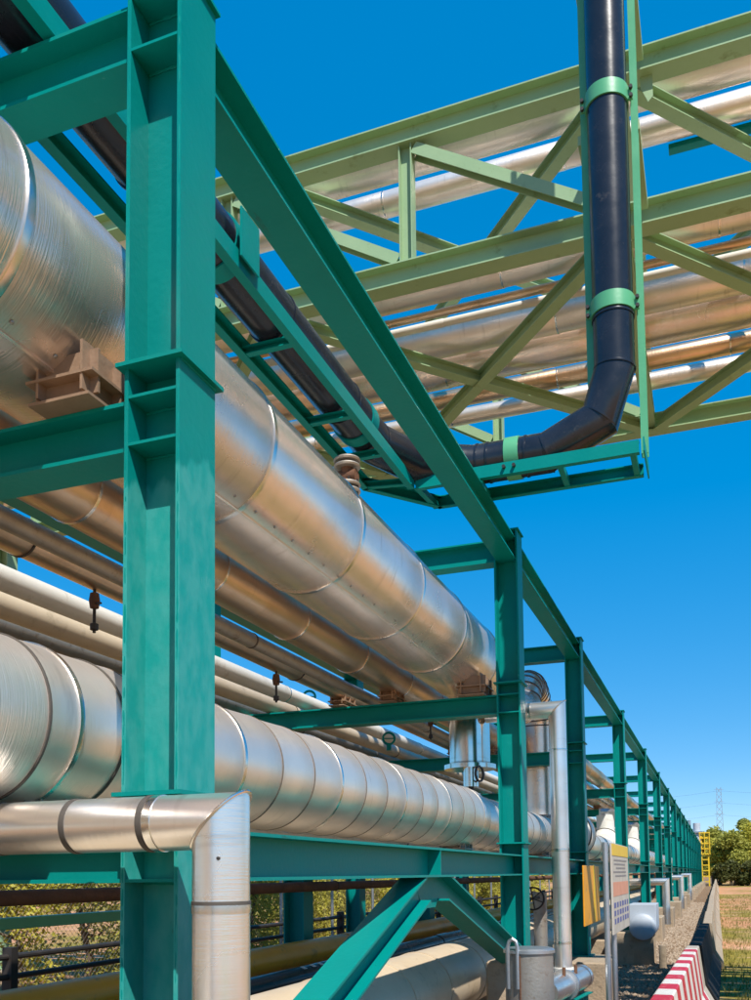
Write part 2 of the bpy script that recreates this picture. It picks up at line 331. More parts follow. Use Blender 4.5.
# ================================================================== PIPE RACK
XC, XL, XS = -1.975, -5.65, -4.45
CY = [-3.4, 3.03, 9.45, 14.23] + [14.23+6.83*k for k in range(1, 17)]
Z_LO, Z_MI, Z_TO = (-.02, .19), (1.665, 1.87), (3.29, 3.53)
rack = thing('pipe_rack', 'long teal steel pipe rack with tall columns receding into the distance', 'pipe rack', P(XC, 3.03, -1.26))
FOOT = {0: -1.26, 1: -1.20, 2: -.88}
def shade_step_teal():  # near column paint: shaded upper part and sunlit lower part coloured in
    m = mat('worn_teal_shade_step', (.0, .195, .178), (.001, .215, .196), .40, nscale=3, bump=.08, bscale=30, spec=.2)
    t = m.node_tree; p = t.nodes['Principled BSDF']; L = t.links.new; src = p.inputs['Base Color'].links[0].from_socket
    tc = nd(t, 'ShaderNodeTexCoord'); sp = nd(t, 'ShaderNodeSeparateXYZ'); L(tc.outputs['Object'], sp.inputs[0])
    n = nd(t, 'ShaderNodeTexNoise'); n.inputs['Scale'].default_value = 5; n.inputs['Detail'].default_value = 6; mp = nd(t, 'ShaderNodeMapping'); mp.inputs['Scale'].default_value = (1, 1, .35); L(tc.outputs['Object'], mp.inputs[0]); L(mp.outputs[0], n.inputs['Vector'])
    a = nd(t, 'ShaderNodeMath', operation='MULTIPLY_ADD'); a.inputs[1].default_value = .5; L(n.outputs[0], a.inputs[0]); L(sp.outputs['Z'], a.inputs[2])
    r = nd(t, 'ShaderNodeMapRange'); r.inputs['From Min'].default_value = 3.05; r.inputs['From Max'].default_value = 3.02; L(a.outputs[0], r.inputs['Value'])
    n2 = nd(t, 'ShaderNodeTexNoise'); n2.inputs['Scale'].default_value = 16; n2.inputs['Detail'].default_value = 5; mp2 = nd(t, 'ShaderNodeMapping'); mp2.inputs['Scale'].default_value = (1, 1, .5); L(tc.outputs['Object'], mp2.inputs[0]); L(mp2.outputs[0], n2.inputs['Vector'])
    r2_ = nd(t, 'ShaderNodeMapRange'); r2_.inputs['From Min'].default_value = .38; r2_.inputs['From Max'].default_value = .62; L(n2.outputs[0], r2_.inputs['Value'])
    w = nd(t, 'ShaderNodeMix', data_type='RGBA'); w.inputs['A'].default_value = (.012, .275, .250, 1); w.inputs['B'].default_value = (.042, .305, .280, 1); L(r2_.outputs[0], w.inputs['Factor'])  # paler mottled teal below the step stands in for sun glare
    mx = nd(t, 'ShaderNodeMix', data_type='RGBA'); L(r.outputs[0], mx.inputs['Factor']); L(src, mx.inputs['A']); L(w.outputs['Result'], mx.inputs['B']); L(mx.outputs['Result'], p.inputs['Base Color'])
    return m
SHADE_TEAL = shade_step_teal(); wear(SHADE_TEAL, (.02, .14, .125), .66, 10, (1, 1, .22)); wear(SHADE_TEAL, (.12, .06, .03), .74, 15, (1, 1, .7)); wear(SHADE_TEAL, (.10, .34, .31), .68, 7, (1, 1, .35))
def bead(parent, pts, r_=.006):
    o = Vector(pts[0]); rr = [r_*random.uniform(.55, 1.35) for _ in pts]
    q = [Vector(p)-o+Vector((random.uniform(-1, 1), random.uniform(-1, 1), 0))*.0012 for p in pts]
    return mobj('weld_bead', tube_me(q, r_, 6, TEAL, radii=rr), parent, Matrix.Translation(o))
def column(x, y, foot, near, left=False):
    c = hbeam('column', P(x, y, foot), P(x, y, 3.6), (1, 0, 0), SHADE_TEAL if (x == XC and 2 < y < 4) else TEAL, rack, .25, .26, .018, .013)
    box('cap_plate', P(x, y, 3.607), (.285, .285, .014), TEAL, c)
    box('base_plate', P(x, y, foot+.012), (.36, .36, .024), TEAL, c)
    # wide splice plates and continuity stiffeners between the flanges
    for z in ((1.985, .312) if near else (1.985, .285)): box('splice_plate', P(x, y, z), (.30, .315, .016), TEAL, c)
    if near:
        for z in (Z_LO[0]+.008, Z_LO[1]-.008, Z_MI[0]+.008, Z_MI[1]-.008, Z_TO[0]+.008, Z_TO[1]-.008):
            for s in (-1, 1): box('stiffener', P(x, y+s*.069, z), (.212, .123, .012), TEAL, c)
            if y < 11: bead(c, [P(x-.104+.208*k/14, y-.010, z-.010) for k in range(15)])
        if y < 11:
            for sx, sy in ((1, -.126), (-1, -.126)):
                bead(c, [P(x+sx*.116, y+sy, foot+.1+(3.45-foot)*k/160) for k in range(161)], .005)
            for z in (1.974, .300): bead(c, [P(x+.127, y-.128+.256*k/16, z) for k in range(17)])
    return c
for i, y in enumerate(CY):
    column(XC, y, FOOT.get(i, -1.26), i < 8)
    if i > 0:
        column(XL, y, -1.45, False, True)
        hbeam('stub_column', P(XS, y, -1.45), P(XS, y, Z_LO[0]-.002), (1, 0, 0), TEAL, rack, .25, .26, .018, .013)
    xa = XC-.126; xb = XL+.126
    for (z0, z1), nm in ((Z_LO, 'low'), (Z_MI, 'mid'), (Z_TO, 'top')):
        hbeam('transverse_beam', P(xb, y, (z0+z1)/2), P(xa, y, (z0+z1)/2), (0, 0, 1), TEAL, rack, round(z1-z0, 3), .19)
for a, b in zip(CY, CY[1:]):
    for x in (XC, XL):
        if a < 0 and x == XC: continue
        hbeam('longitudinal_beam', P(x, a+.008, sum(Z_TO)/2), P(x, b-.008, sum(Z_TO)/2), (0, 0, 1), TEAL, rack, .24, .20)
    if a < 0: continue
    lb = hbeam('longitudinal_beam', P(XC, a+.008, sum(Z_LO)/2), P(XC, b-.008, sum(Z_LO)/2), (0, 0, 1), TEAL, rack, .21, .20)
    if b < 30:
        for s in (-1, 1): box('stiffener', P(XC+s*.053, (a+b)/2+.16, sum(Z_LO)/2), (.093, .012, .177), TEAL, lb)
# inverted V brace under the low beam of the first bay
ap = 6.40
gp = plate('gusset_plate', [(-.36, 0), (.36, 0), (.16, -.22), (-.16, -.22)], .014, frame(P(XC-.007, ap, -.022), P(XC+1, ap, -.022), (0, 1, 0)), TEAL, rack)
for (ya, za), (yb, zb) in (((ap-.27, -.10), (3.20, -1.14)), ((ap+.25, -.10), (9.27, -.83))):
    hbeam('brace', P(XC, ya, za), P(XC, yb, zb), (0, -(zb-za), (yb-ya)), TEAL, rack, .20, .19)
tt = CY[1:]
# concrete pedestals
for i, y in enumerate(CY):
    if i == 0: continue
    f = FOOT.get(i, -1.26); ht = f+H
    big = i >= 3
    c = P(XC+(.12 if big else .0), y-(.35 if big else 0), 0); c.z = ht/2-.05
    o = box('concrete_pedestal', c, (.72 if big else .5, 1.35 if big else .62, ht+.1), CONC, None, bev=.02)
    tag(o, 'square concrete pedestal under a front column of the teal pipe rack', 'pedestal', 'pedestals under the front rack columns')
    c2 = Vector((XL, y, .2))
    o = box('concrete_pedestal', c2, (.5, .5, .6), CONC, None, bev=.02)
    tag(o, 'low concrete pedestal under a rear column of the teal pipe rack', 'pedestal', 'pedestals under the rear rack columns')
    o = box('concrete_pedestal', Vector((XS, y, .2)), (.5, .5, .6), CONC, None, bev=.02)
    tag(o, 'low concrete pedestal under a short inner stub column of the rack', 'pedestal', 'pedestals under the stub columns')

# ================================================================== PIPES ON THE RACK
YS, YE = -2.2, 122
# big upper pipe
BX, BZ, BR = -2.635, 2.419, .437
cuts = [c-YS for c in (-.6, .9, 2.48, 4.40, 5.75, 7.14, 8.5, 9.9)]
big = pipe_run('large_clad_pipe', 'largest silver clad pipe running along the middle tier beside the front columns', 'pipe', P(BX, YS, BZ), P(BX, 10.9, BZ), BR, ALU, cuts, bands=lambda i: (BANDB, .035, .006), seg=72)
for ang in (-62, 200):
    a = R(ang); c = P(BX+math.cos(a)*(BR+.004), (YS+10.9)/2, BZ+math.sin(a)*(BR+.004))
    box('lap_seam', c, (.016, 13.05, .012), ALU, big, ry=-a)
tube('reducer', [P(BX, 10.9, BZ), P(BX, 11.35, BZ), P(BX, 11.6, BZ)], .4, ALU, big, 48, radii=[BR, .40, .20])
ub = thing('bend_pipe', 'arched clad pipe bend made of many mitred segments behind the third column', 'pipe', P(BX, 14.0, .9))
UC, UZ, UR = 14.05, 2.30, .58
arc = [P(BX, UC-UR*math.cos(R(t)), UZ+UR*math.sin(R(t))) for t in range(0, 181, 12)]
tube('mitred_bend', [P(BX, 11.5, 2.36), P(BX, 13.0, 2.36), P(BX, 13.38, 2.46)]+arc[2:]+[P(BX, UC+UR, .92)], .25, ALU, ub, 36)
for t in range(30, 180, 12):
    c = P(BX, UC-UR*math.cos(R(t)), UZ+UR*math.sin(R(t)))
    mobj('band', ring_me(.252, .02, .006, BANDD, 36), ub, axM(c, Vector((0, math.sin(R(t)), math.cos(R(t))))))
riv = lathe_me([(.009, 0), (.007, .004), (0, .006)], 10, WEATH, ('rivet',))
for k in range(44):
    a = R(-55); y = .2+.24*k
    if y < 10.8: mobj('rivet', riv, big, axM(P(BX+math.cos(a)*(BR+.004), y, BZ+math.sin(a)*(BR+.004)), Vector((math.cos(a), 0, math.sin(a)))))
# saddle shoes of the big pipe
SHOEM = mat('shoe_steel', (.36, .24, .16), (.26, .17, .11), .6, .35, nscale=6, bump=.15)
def shoe(parent, x, y, zb, zt, w, l, m=SHOEM):
    s = box('shoe', P(x, y, (zb+zt)/2), (w, l, .012), m, parent)
    box('shoe_base', P(x, y, zb+.007), (w*.9, l, .012), m, s)
    for sy in (-l*.36, 0, l*.36): box('shoe_rib', P(x, y+sy, (zb+zt)/2+.02), (w*.94, .012, zt-zb-.02), m, s)
    for sx in (-1, 1): box('shoe_side', P(x+sx*w*.33, y, (zb+zt)/2+.03), (.012, l*.98, zt-zb), m, s)
    return s
for y in (3.03, 9.45): shoe(big, -2.36, y, Z_MI[1], 2.07, .32, .40)
# drip leg below the big pipe
dl = tube('drip_leg', [P(BX, 10.25, BZ-BR+.08), P(BX, 10.25, 1.22)], .235, POLI, big, 40)
mobj('leg_flange', lathe_me([(0, -.02), (.30, -.02), (.30, .03), (.235, .035), (.235, .06)], 40, POLI, None), dl, Matrix.Translation(P(BX, 10.25, 1.22)))
cyl('drain', P(BX+.06, 10.05, 1.22), P(BX+.06, 10.05, .98), .085, POLI, dl)
cyl('drain_stem', P(BX+.06, 10.05, .98), P(BX+.06, 10.05, .90), .03, DARKM, dl, 10)
mobj('hand_wheel', lathe_me([(.075, -.01), (.095, -.01), (.095, .01), (.075, .01), (.075, -.01)], 20, DARKM, None), dl, axM(P(BX+.17, 10.0, 1.12), Vector((1, -.3, 0))))

# large lower pipe
LX, LZ, LR = -2.60, .612, .322
y0 = 2.886-.4375*12; cuts = [.4375*k for k in range(1, 50)]
low = pipe_run('banded_clad_pipe', 'pale silver pipe with closely spaced bands on the lowest tier', 'pipe', P(LX, y0, LZ), P(LX, 9.72, LZ), LR, ALUM, cuts, seg=64,
               bands=lambda i: (BANDB, .026, .006) if (i+1) % 3 == 0 else (BANDS, .009, .002), lap=.006)
for y in (2.71, 3.17): mobj('band', ring_me(LR+.006, .012, .003, BANDD, 64), low, axM(P(LX, y, LZ), Vector((0, 1, 0))))
low2 = pipe_run('banded_clad_pipe', 'pale pipe continuing the lowest tier behind the second and third columns', 'pipe', P(LX, 9.80, LZ-.02), P(LX, 15.6, LZ-.02), LR-.02, ALUM, [.5*k for k in range(1, 12)], seg=48,
                bands=lambda i: (BANDB, .03, .006) if i % 3 == 0 else (BANDD, .014, .003))
cyl('pipe_core', P(LX, 9.70, LZ-.02), P(LX, 9.82, LZ-.02), .22, WEATH, low2)
low3 = pipe_run('banded_clad_pipe', 'pale lowest tier pipe receding beyond the white insulated valves', 'pipe', P(LX, 18.6, LZ-.05), P(LX, YE, LZ-.05), LR-.04, ALUM, [1.5*k for k in range(1, 80)], seg=32,
                bands=lambda i: (BANDD, .03, .008))
for y in CY[1:6]: 
    t_ = low if y < 9.7 else low2 if y < 15.6 else low3
    shoe(t_, LX, y, Z_LO[1], LZ-LR+.05, .3, .4, WEATH)
# white insulated valve bodies on the lowest line
for k, (y, r_, zc) in enumerate(((16.0, .36, LZ+.02), (17.6, .46, LZ+.12), (23.6, .40, LZ+.1), (31, .42, LZ+.1))):
    v = thing('insulated_valve', ['white boxed valve beside the third column of the rack', 'tall white dome shaped insulated valve behind the sign boards', 'white insulated valve past the fourth rack column', 'small far white insulated valve deep inside the rack'][k], 'valve', P(LX, y, zc-r_))
    mobj('body', lathe_me([(0, -.55), (r_*.6, -.52), (r_*.95, -.3), (r_, 0), (r_*.95, .3), (r_*.6, .52), (0, .55)], 28, WHITEP, None), v, axM(P(LX, y, zc), Vector((0, 1, 0))))
    b = cyl('bonnet', P(LX, y, zc), P(LX, y, zc+r_+.32), r_*.55, WHITEP, v)
    box('actuator', P(LX+.05, y, zc+r_+.36), (.36, .3, .2), GALV, v, rz=.3, rx=.3)
    for s in (-.3, .3): mobj('band', ring_me(r_*.95, .03, .012, BANDD, 28), v, axM(P(LX, y+s, zc), Vector((0, 1, 0))))
# the other middle tier lines
def far_cuts(L, near=(1.35,), n=20): return [near[0]*k for k in range(1, n)]+[near[0]*n+6*k for k in range(1, 25)]
pa = pipe_run('bronze_clad_pipe', 'bronze toned clad pipe just behind the largest pipe on the middle tier', 'pipe', P(-3.30, YS, 2.17), P(-3.30, YE, 2.17), .19, COPPER, [c-YS for c in (-.8, .9, 2.5, 4.09, 5.5, 6.85, 8.23, 9.6)]+[13+6*k for k in range(20)], bands=lambda i: (BANDB, .022, .006), seg=48)
pb = pipe_run('brown_clad_pipe', 'slim dull brown clad pipe carrying hanging drain valves', 'pipe', P(-3.885, YS, 2.065), P(-3.885, YE, 2.065), .115, COPPER, [c-YS for c in (.4, 2.2, 4.35, 6.4, 8.2)]+[13+6*k for k in range(20)], bands=lambda i: (BANDD, .016, .005), seg=32)
ph = pipe_run('thin_grey_pipe', 'thin grey tracer pipe squeezed between the bronze and the brown pipe', 'pipe', P(-3.63, YS, 1.99), P(-3.63, YE, 1.99), .06, WEATH, [4, 9, 14], bands=lambda i: (BANDD, .02, .004), seg=20)
pc = pipe_run('white_pipe', 'off white painted pipe next to the slim brown pipe', 'pipe', P(-4.40, YS, 2.0), P(-4.40, YE, 2.0), .085, WHITEP, [c-YS for c in (3, 9)]+[16+8*k for k in range(16)], bands=lambda i: (BANDB, .02, .004), seg=24)
pd = pipe_run('cream_pipe', 'cream painted pipe beyond the off white pipe', 'pipe', P(-4.80, YS, 1.98), P(-4.80, YE, 1.98), .095, CREAM, [c-YS for c in (4, 10)]+[16+8*k for k in range(16)], bands=lambda i: (BANDD, .02, .004), seg=24)
pe = pipe_run('grey_pipe', 'grey rear pipe on the outer bracket of the middle tier', 'pipe', P(-5.15, YS, 1.97), P(-5.15, YE, 1.97), .085, WEATH, [c-YS for c in (5, 11)]+[16+8*k for k in range(16)], bands=lambda i: (BANDD, .02, .004), seg=24)
for t_, x, r_, z in ((pa, -3.30, .19, 2.17), (pb, -3.885, .115, 2.065)):
    for y in CY[1:8]: shoe(t_, x, y, Z_MI[1], z-r_+.03, .2, .4)
pf = pipe_run('orange_clad_pipe', 'bright clad pipe starting past the third column on the middle tier', 'pipe', P(-2.42, 16.5, 2.08), P(-2.42, YE, 2.08), .16, COPPER, [2*k for k in range(1, 8)]+[16+6*k for k in range(16)], bands=lambda i: (BANDB, .03, .006), seg=28)
pg = pipe_run('silver_clad_pipe', 'thin silver pipe starting past the third column beside the bright clad pipe', 'pipe', P(-2.85, 16.5, 2.03), P(-2.85, YE, 2.03), .11, ALU, [2*k for k in range(1, 8)]+[16+6*k for k in range(16)], bands=lambda i: (BANDB, .03, .006), seg=24)
# lower tier slim lines behind the banded pipe
for k, (x, z, r_, m, nm, lb) in enumerate(((-3.35, .38, .10, WHITEP, 'white_pipe', 'slim off white pipe on the lowest tier behind the banded pipe'), (-3.75, .36, .08, COPPER, 'brown_clad_pipe', 'thin brown pipe on the lowest tier behind the banded pipe'),
                                           (-4.15, -.12, .05, RUST, 'rusty_pipe', 'rusty brown pipe strung just below the low beams'))):
    pipe_run(nm, lb, 'pipe', P(x, YS, z), P(x, YE, z), r_, m, [6*k_ for k_ in range(1, 20)], bands=lambda i: (BANDD, .03, .006), seg=20)
# hanging drain valves under the slim brown pipe
for (x, y, zt), nm in (((-3.885, 5.05, 1.95), 'first'), ((-3.885, 7.78, 1.95), 'second'), ((-3.30, 10.9, 1.98), 'third')):
    v = thing('drain_valve', {'first': 'dark hanging drain valve under the brown pipe left of the near column', 'second': 'dark hanging drain valve under the brown pipe between the first two columns', 'third': 'dark drain valve under the bronze pipe past the second column'}[nm], 'valve', P(x, y, zt-.33))
    cyl('stem', P(x, y, zt+.01), P(x, y, zt-.30), .011, DARKM, v, 10)
    mobj('body', lathe_me([(0, -.06), (.03, -.05), (.038, 0), (.03, .05), (0, .06)], 14, RUST, ('dvb',)), v, Matrix.Translation(P(x, y, zt-.08)))
    mobj('plug', lathe_me([(0, -.03), (.028, -.02), (.028, .02), (0, .03)], 10, DARKM, ('dvp',)), v, Matrix.Translation(P(x, y, zt-.26)))
    cyl('lever', P(x, y, zt-.10), P(x+.09, y-.05, zt-.12), .008, DARKM, v, 8)
# teal valve hand wheels by the second frame
for (x, y, z, lb) in ((-4.64, 10.2, 2.14, 'small teal hand wheel standing on the off white pipe'), (-3.75, 10.6, 1.62, 'small teal hand wheel hanging below the middle tier')):
    v = thing('hand_wheel_valve', lb, 'valve', P(x, y, z-.08))
    cyl('stem', P(x, y, z-.09), P(x, y, z), .03, TEAL, v, 12)
    mobj('wheel', lathe_me([(.06, -.012), (.085, -.012), (.085, .012), (.06, .012), (.06, -.012)], 20, TEAL, ('tw',)), v, axM(P(x, y, z+.06), Vector((.5, -1, .1))))
    box('spoke', P(x, y, z+.06), (.12, .012, .014), TEAL, v, rz=.4)
# ground level lines under the rack
def plain_run(name, label, x, z, r_, m, seg=36, joints=(), jm=None):
    t = thing(name, label, 'pipe', P(x, YS, z-r_))
    cyl('pipe_body', P(x, YS, z), P(x, YE, z), r_, m, t, seg)
    for y in joints: mobj('joint_sleeve', ring_me(r_, .5 if jm is None else .06, .007, jm or m, seg), t, axM(P(x, y, z), Vector((0, 1, 0))))
    return t
plain_run('ochre_pipe', 'ochre yellow pipe low under the rack', -4.02, -.80, .135, YELLOW, joints=(4, 10, 16, 22))
bp = plain_run('black_pipe', 'glossy black pipe between the ochre and the cream pipe under the rack', -3.55, -.93, .115, BLACK, joints=(3.2, 6.3, 9.2, 12.1, 15.2))
for y in (7.55, 7.75, 7.92):
    box('paint_mark', P(-3.55+.045, y, -.93+.1085), (.05, .07, .002), WHITEP, bp, ry=.40)
cm = plain_run('cream_pipe', 'wide dusty cream pipe lowest under the rack', -2.78, -1.12, .36, CREAM, seg=56, joints=(3.6, 4.9, 6.3, 7.5, 8.6, 10, 12), jm=CREAM)
# sleepers carrying them
for i, y in enumerate((1.2, 4.4, 8.1, 11.8, 16, 21, 27, 34, 42, 52)):
    o = box('concrete_sleeper', Vector((-3.35, y, .185)), (2.3, .3, .54), CONC, None, bev=.02)
    tag(o, 'long concrete sleeper beneath the ground level pipes', 'sleeper', 'sleepers under the ground level pipes')
    for x, zt, m in ((-4.02, -.935, TEAL), (-3.55, -1.045, TEAL)):
        q = box('support_post', Vector((x, y, (.45+zt+H)/2)), (.09, .12, zt+H-.45+.02), m, o)

# ================================================================== SILVER DROP PIPES IN FRONT OF THE COLUMNS
def drop(label, x, y, z, zbot, r_, xl, bandsx, bandsz, m=ALUX, seg=56):
    t = thing('drop_pipe', label, 'pipe', P(x, y, zbot))
    # horizontal and vertical arms are separate jackets that meet in a 45 degree mitre
    def arm(name, L, M, sx):
        bm = bmesh.new(); ra = []
        for end in (0, 1):
            ra.append([bm.verts.new((r_*math.cos(2*math.pi*k/seg), r_*math.sin(2*math.pi*k/seg), (L+sx*r_*math.cos(2*math.pi*k/seg)) if end else 0)) for k in range(seg)])
        for k in range(seg): bm.faces.new((ra[0][k], ra[0][(k+1) % seg], ra[1][(k+1) % seg], ra[1][k]))
        bm.faces.new(ra[0][::-1])
        return mobj(name, mesh_from(bm, m, True), t, M)
    arm('horizontal_arm', x-xl, frame(P(xl, y, z), P(x, y, z), (0, 0, 1)), 1)
    arm('vertical_arm', z-zbot, frame(P(x, y, zbot), P(x, y, z), (1, 0, 0)), 1)
    # mitre bead
    bm = bmesh.new(); n = 48; pts = []
    for k in range(n):
        a = 2*math.pi*k/n; q = Vector((math.cos(a)*(r_+.002), math.sin(a)*(r_+.002), math.cos(a)*(r_+.002)))
        pts.append(q)
    me = ringtube(pts, .006, BANDB); mobj('mitre_seam', me, t, Matrix.Translation(P(x, y, z)))
    for bx_, mm, w in bandsx: mobj('band', ring_me(r_, w, .003, mm, seg), t, axM(P(bx_, y, z), Vector((1, 0, 0))))
    for bz_, mm, w in bandsz: mobj('band', ring_me(r_, w, .003, mm, seg), t, axM(P(x, y, bz_), Vector((0, 0, 1))))
    return t
def ringtube(pts, r_, m, seg=8):
    bm = bmesh.new(); n = len(pts); rings = []
    for i in range(n):
        d = (pts[(i+1) % n]-pts[i-1]).normalized(); u = pts[i].normalized(); u = (u-d*u.dot(d)).normalized(); v = d.cross(u)
        rings.append([bm.verts.new(pts[i]+u*math.cos(2*math.pi*k/seg)*r_+v*math.sin(2*math.pi*k/seg)*r_) for k in range(seg)])
    for i in range(n):
        a, b = rings[i], rings[(i+1) % n]
        for k in range(seg): bm.faces.new((a[k], a[(k+1) % seg], b[(k+1) % seg], b[k]))
    return mesh_from(bm, m, True)
DX, DY, DZ = -1.555, 2.70, .185
d1 = drop('silver clad drop pipe with mitred corner across the foot of the near column', DX, DY, DZ, -1.95, .096, -4.2,
     [(-2.80, BANDD, .02), (-2.475, BANDD, .02), (-2.135, BANDD, .022), (-1.82, BANDD, .022), (-1.79, BANDB, .03)], [(-.088, BANDD, .014), (-.105, BANDB, .03), (-1.2, BANDB, .03)])
for q in ((DX+.04, DY-.088, .06),): mobj('rivet', lathe_me([(.007, 0), (.005, .004), (0, .005)], 10, DARKM, ('rv',)), d1, axM(P(*q), Vector((.4, -1, 0))))
d2 = drop('silver drop pipe beside the second column ending at the capped stub', -1.60, 10.1, 1.80, -1.02, .095, -2.4, [(-1.9, BANDB, .03)], [(1.35, BANDB, .02), (.25, BANDB, .03), (-.75, BANDB, .03)])
for k, (y, z) in enumerate(((29.5, -.30), (42, -.25), (55, -.2))):
    drop(['slim silver drop pipe past the grey drum', 'slim silver drop pipe deep along the rack', 'farthest slim silver drop pipe along the rack'][k], -1.50, y, z, -1.6, .11, -2.6, [], [])
# capped stub at the foot of the second drop pipe
st = thing('capped_stub', 'stubby silver capped pipe end at the foot of the second drop pipe', 'pipe', P(-1.55, 9.3, -1.3))
cyl('elbow', P(-1.60, 10.1, -1.02), P(-1.60, 10.1, -1.22), .125, WHITEP, st, 28)
cyl('stub_body', P(-1.60, 8.95, -1.16), P(-1.47, 10.45, -1.16), .13, ALUX, st, 32)
mobj('cap', lathe_me([(.135, -.05), (.14, .03), (.10, .08), (0, .1)], 32, ALUX, None), st, axM(P(-1.47, 10.45, -1.16), Vector((.13, 1.5, 0))))
mobj('flange', ring_me(.13, .05, .03, GALV, 32), st, axM(P(-1.53, 9.7, -1.16), Vector((.13, 1.5, 0))))
cyl('bolt', P(-1.5, 9.5, -1.06), P(-1.5, 9.5, -.96), .018, RUST, st, 8); cyl('bolt', P(-1.44, 9.9, -1.06), P(-1.44, 9.9, -.97), .018, RUST, st, 8)
hbeam('support_rail', P(-1.62, 8.6, -1.38), P(-1.40, 10.5, -1.38), (0, 0, 1), TEAL, st, .12, .12, .01, .01)
for q in (8.9, 10.2): box('support_post', Vector((-1.6+(q-8.6)*.115, q, .26)), (.1, .1, .53), TEAL, st)
# grey pot with lifting lug
pot = thing('drain_pot', 'weathered grey cylindrical pot with a lifting lug beside the second column', 'pot', P(-1.56, 8.0, -1.95))
mobj('body', lathe_me([(0, 0), (.21, 0), (.215, .04), (.205, 1.26), (0, 1.275)], 48, WEATH, None), pot, Matrix.Translation(P(-1.56, 8.0, -1.945)))
mobj('lid', lathe_me([(0, .03), (.20, .025), (.222, .01), (.222, -.015), (.205, -.02)], 48, GALV, None), pot, Matrix.Translation(P(-1.56, 8.0, -.67)))
lug = tube('lifting_lug', [P(-1.66+.04*math.cos(R(a)), 7.79, -.62+.06*math.sin(R(a))) if 0 <= a <= 180 else P(-1.62 if a < 0 else -1.70, 7.79, -.98) for a in (-10, 0, 45, 90, 135, 180, 190)], .016, GALV, pot, 10)
cyl('weld_seam', P(-1.60, 7.788, -1.9), P(-1.60, 7.788, -.70), .007, RUST, pot, 8)

# ================================================================== CABLE TRAY WITH BLACK PIPE
ZT = 3.55
tray = thing('pipe_tray', 'teal channel tray carrying the black pipe over the rack and out sideways', 'tray', P(-2.7, 3.03, ZT))
def chan(name, p0, p1, nx, d=.11, w=.06, t=.009, m=TEAL): return prof_bar(name, cprofile(d, w, t), ('c', d, w, t), p0, p1, nx, m, tray)
zc = ZT+.055
chan('side_rail', P(-2.955, YS, zc), P(-2.955, 7.72, zc), (0, 0, 1))
chan('side_rail', P(-2.955, 7.72, zc), P(-2.42, 8.40, zc), (0, 0, 1))
chan('side_rail', P(-2.42, 8.40, zc), P(-.50, 8.40, zc), (0, 0, 1))
chan('side_rail', P(-2.50, 7.86, zc), P(-2.50, YS, zc), (0, 0, 1))
chan('side_rail', P(-.50, 7.86, zc), P(-2.49, 7.86, zc), (0, 0, 1))
for y in [-1.5+1.15*k for k in range(7)]+[6.45, 7.15]: chan('rung', P(-2.945, y, zc-.02), P(-2.51, y, zc-.02), (0, 0, 1), .06, .05)
for a, b in (((-2.94, 7.72), (-2.50, 7.80)), ((-2.42, 8.39), (-2.46, 7.87)), ((-1.9, 8.39), (-1.9, 7.87)), ((-1.15, 8.39), (-1.15, 7.87)), ((-.53, 8.39), (-.53, 7.87))):
    chan('rung', P(*a, zc-.02), P(*b, zc-.02), (0, 0, 1), .06, .05)
BPX, BPY, BPR = -2.72, 8.13, .178
bz = ZT+.075+BPR
VX = -.705
blk = thing('black_insulated_pipe', 'black jacketed pipe that runs on the tray then turns straight up', 'pipe', P(BPX, YS, bz-BPR))
tube('pipe_jacket', [P(BPX, YS, bz), P(BPX, 7.35, bz), P(BPX+.22, 7.88, bz), P(BPX+.72, BPY, bz), P(VX-.62, BPY, bz), P(VX-.14, BPY, bz+.22), P(VX, BPY, bz+.66), P(VX, BPY, 9.3)], BPR, BLACK, blk, 40)
for y in (3.9, 5.4, 6.6, 7.3): mobj('band', ring_me(BPR, .02, .007, BLACK, 40), blk, axM(P(BPX, y, bz), Vector((0, 1, 0))))
for x in (-1.95, -1.85, -1.5): mobj('band', ring_me(BPR, .02, .007, BLACK, 40), blk, axM(P(x, BPY, bz), Vector((1, 0, 0))))
for c, d in (((VX-.62, BPY, bz), (1, 0, .35)), ((VX-.14, BPY, bz+.22), (.7, 0, .9)), ((VX, BPY, bz+.66), (.1, 0, 1)), ((VX, BPY, bz+1.12), (0, 0, 1)), ((VX, BPY, bz+1.16), (0, 0, 1))):
    mobj('band', ring_me(BPR, .018, .008, BLACK, 40), blk, axM(P(*c), Vector(d)))
def clamp(c, d, m, name='pipe_clamp', ears=None):
    k = mobj(name, ring_me(BPR+.004, .13, .008, m, 40), tray, axM(P(*c), Vector(d)))
    for e_ in (ears or ()):
        cyl('bolt', P(*e_), P(e_[0], e_[1]-.03, e_[2]), .016, DARKM, k, 8)
clamp((BPX, 6.95, bz), (0, 1, 0), TEAL); clamp((BPX, 4.65, bz), (0, 1, 0), TEAL); clamp((BPX, 1.5, bz), (0, 1, 0), TEAL)
clamp((-1.62, BPY, bz), (1, 0, 0), MGREEN, ears=((-1.66, 7.86, bz-.19), (-1.57, 7.86, bz-.19)))
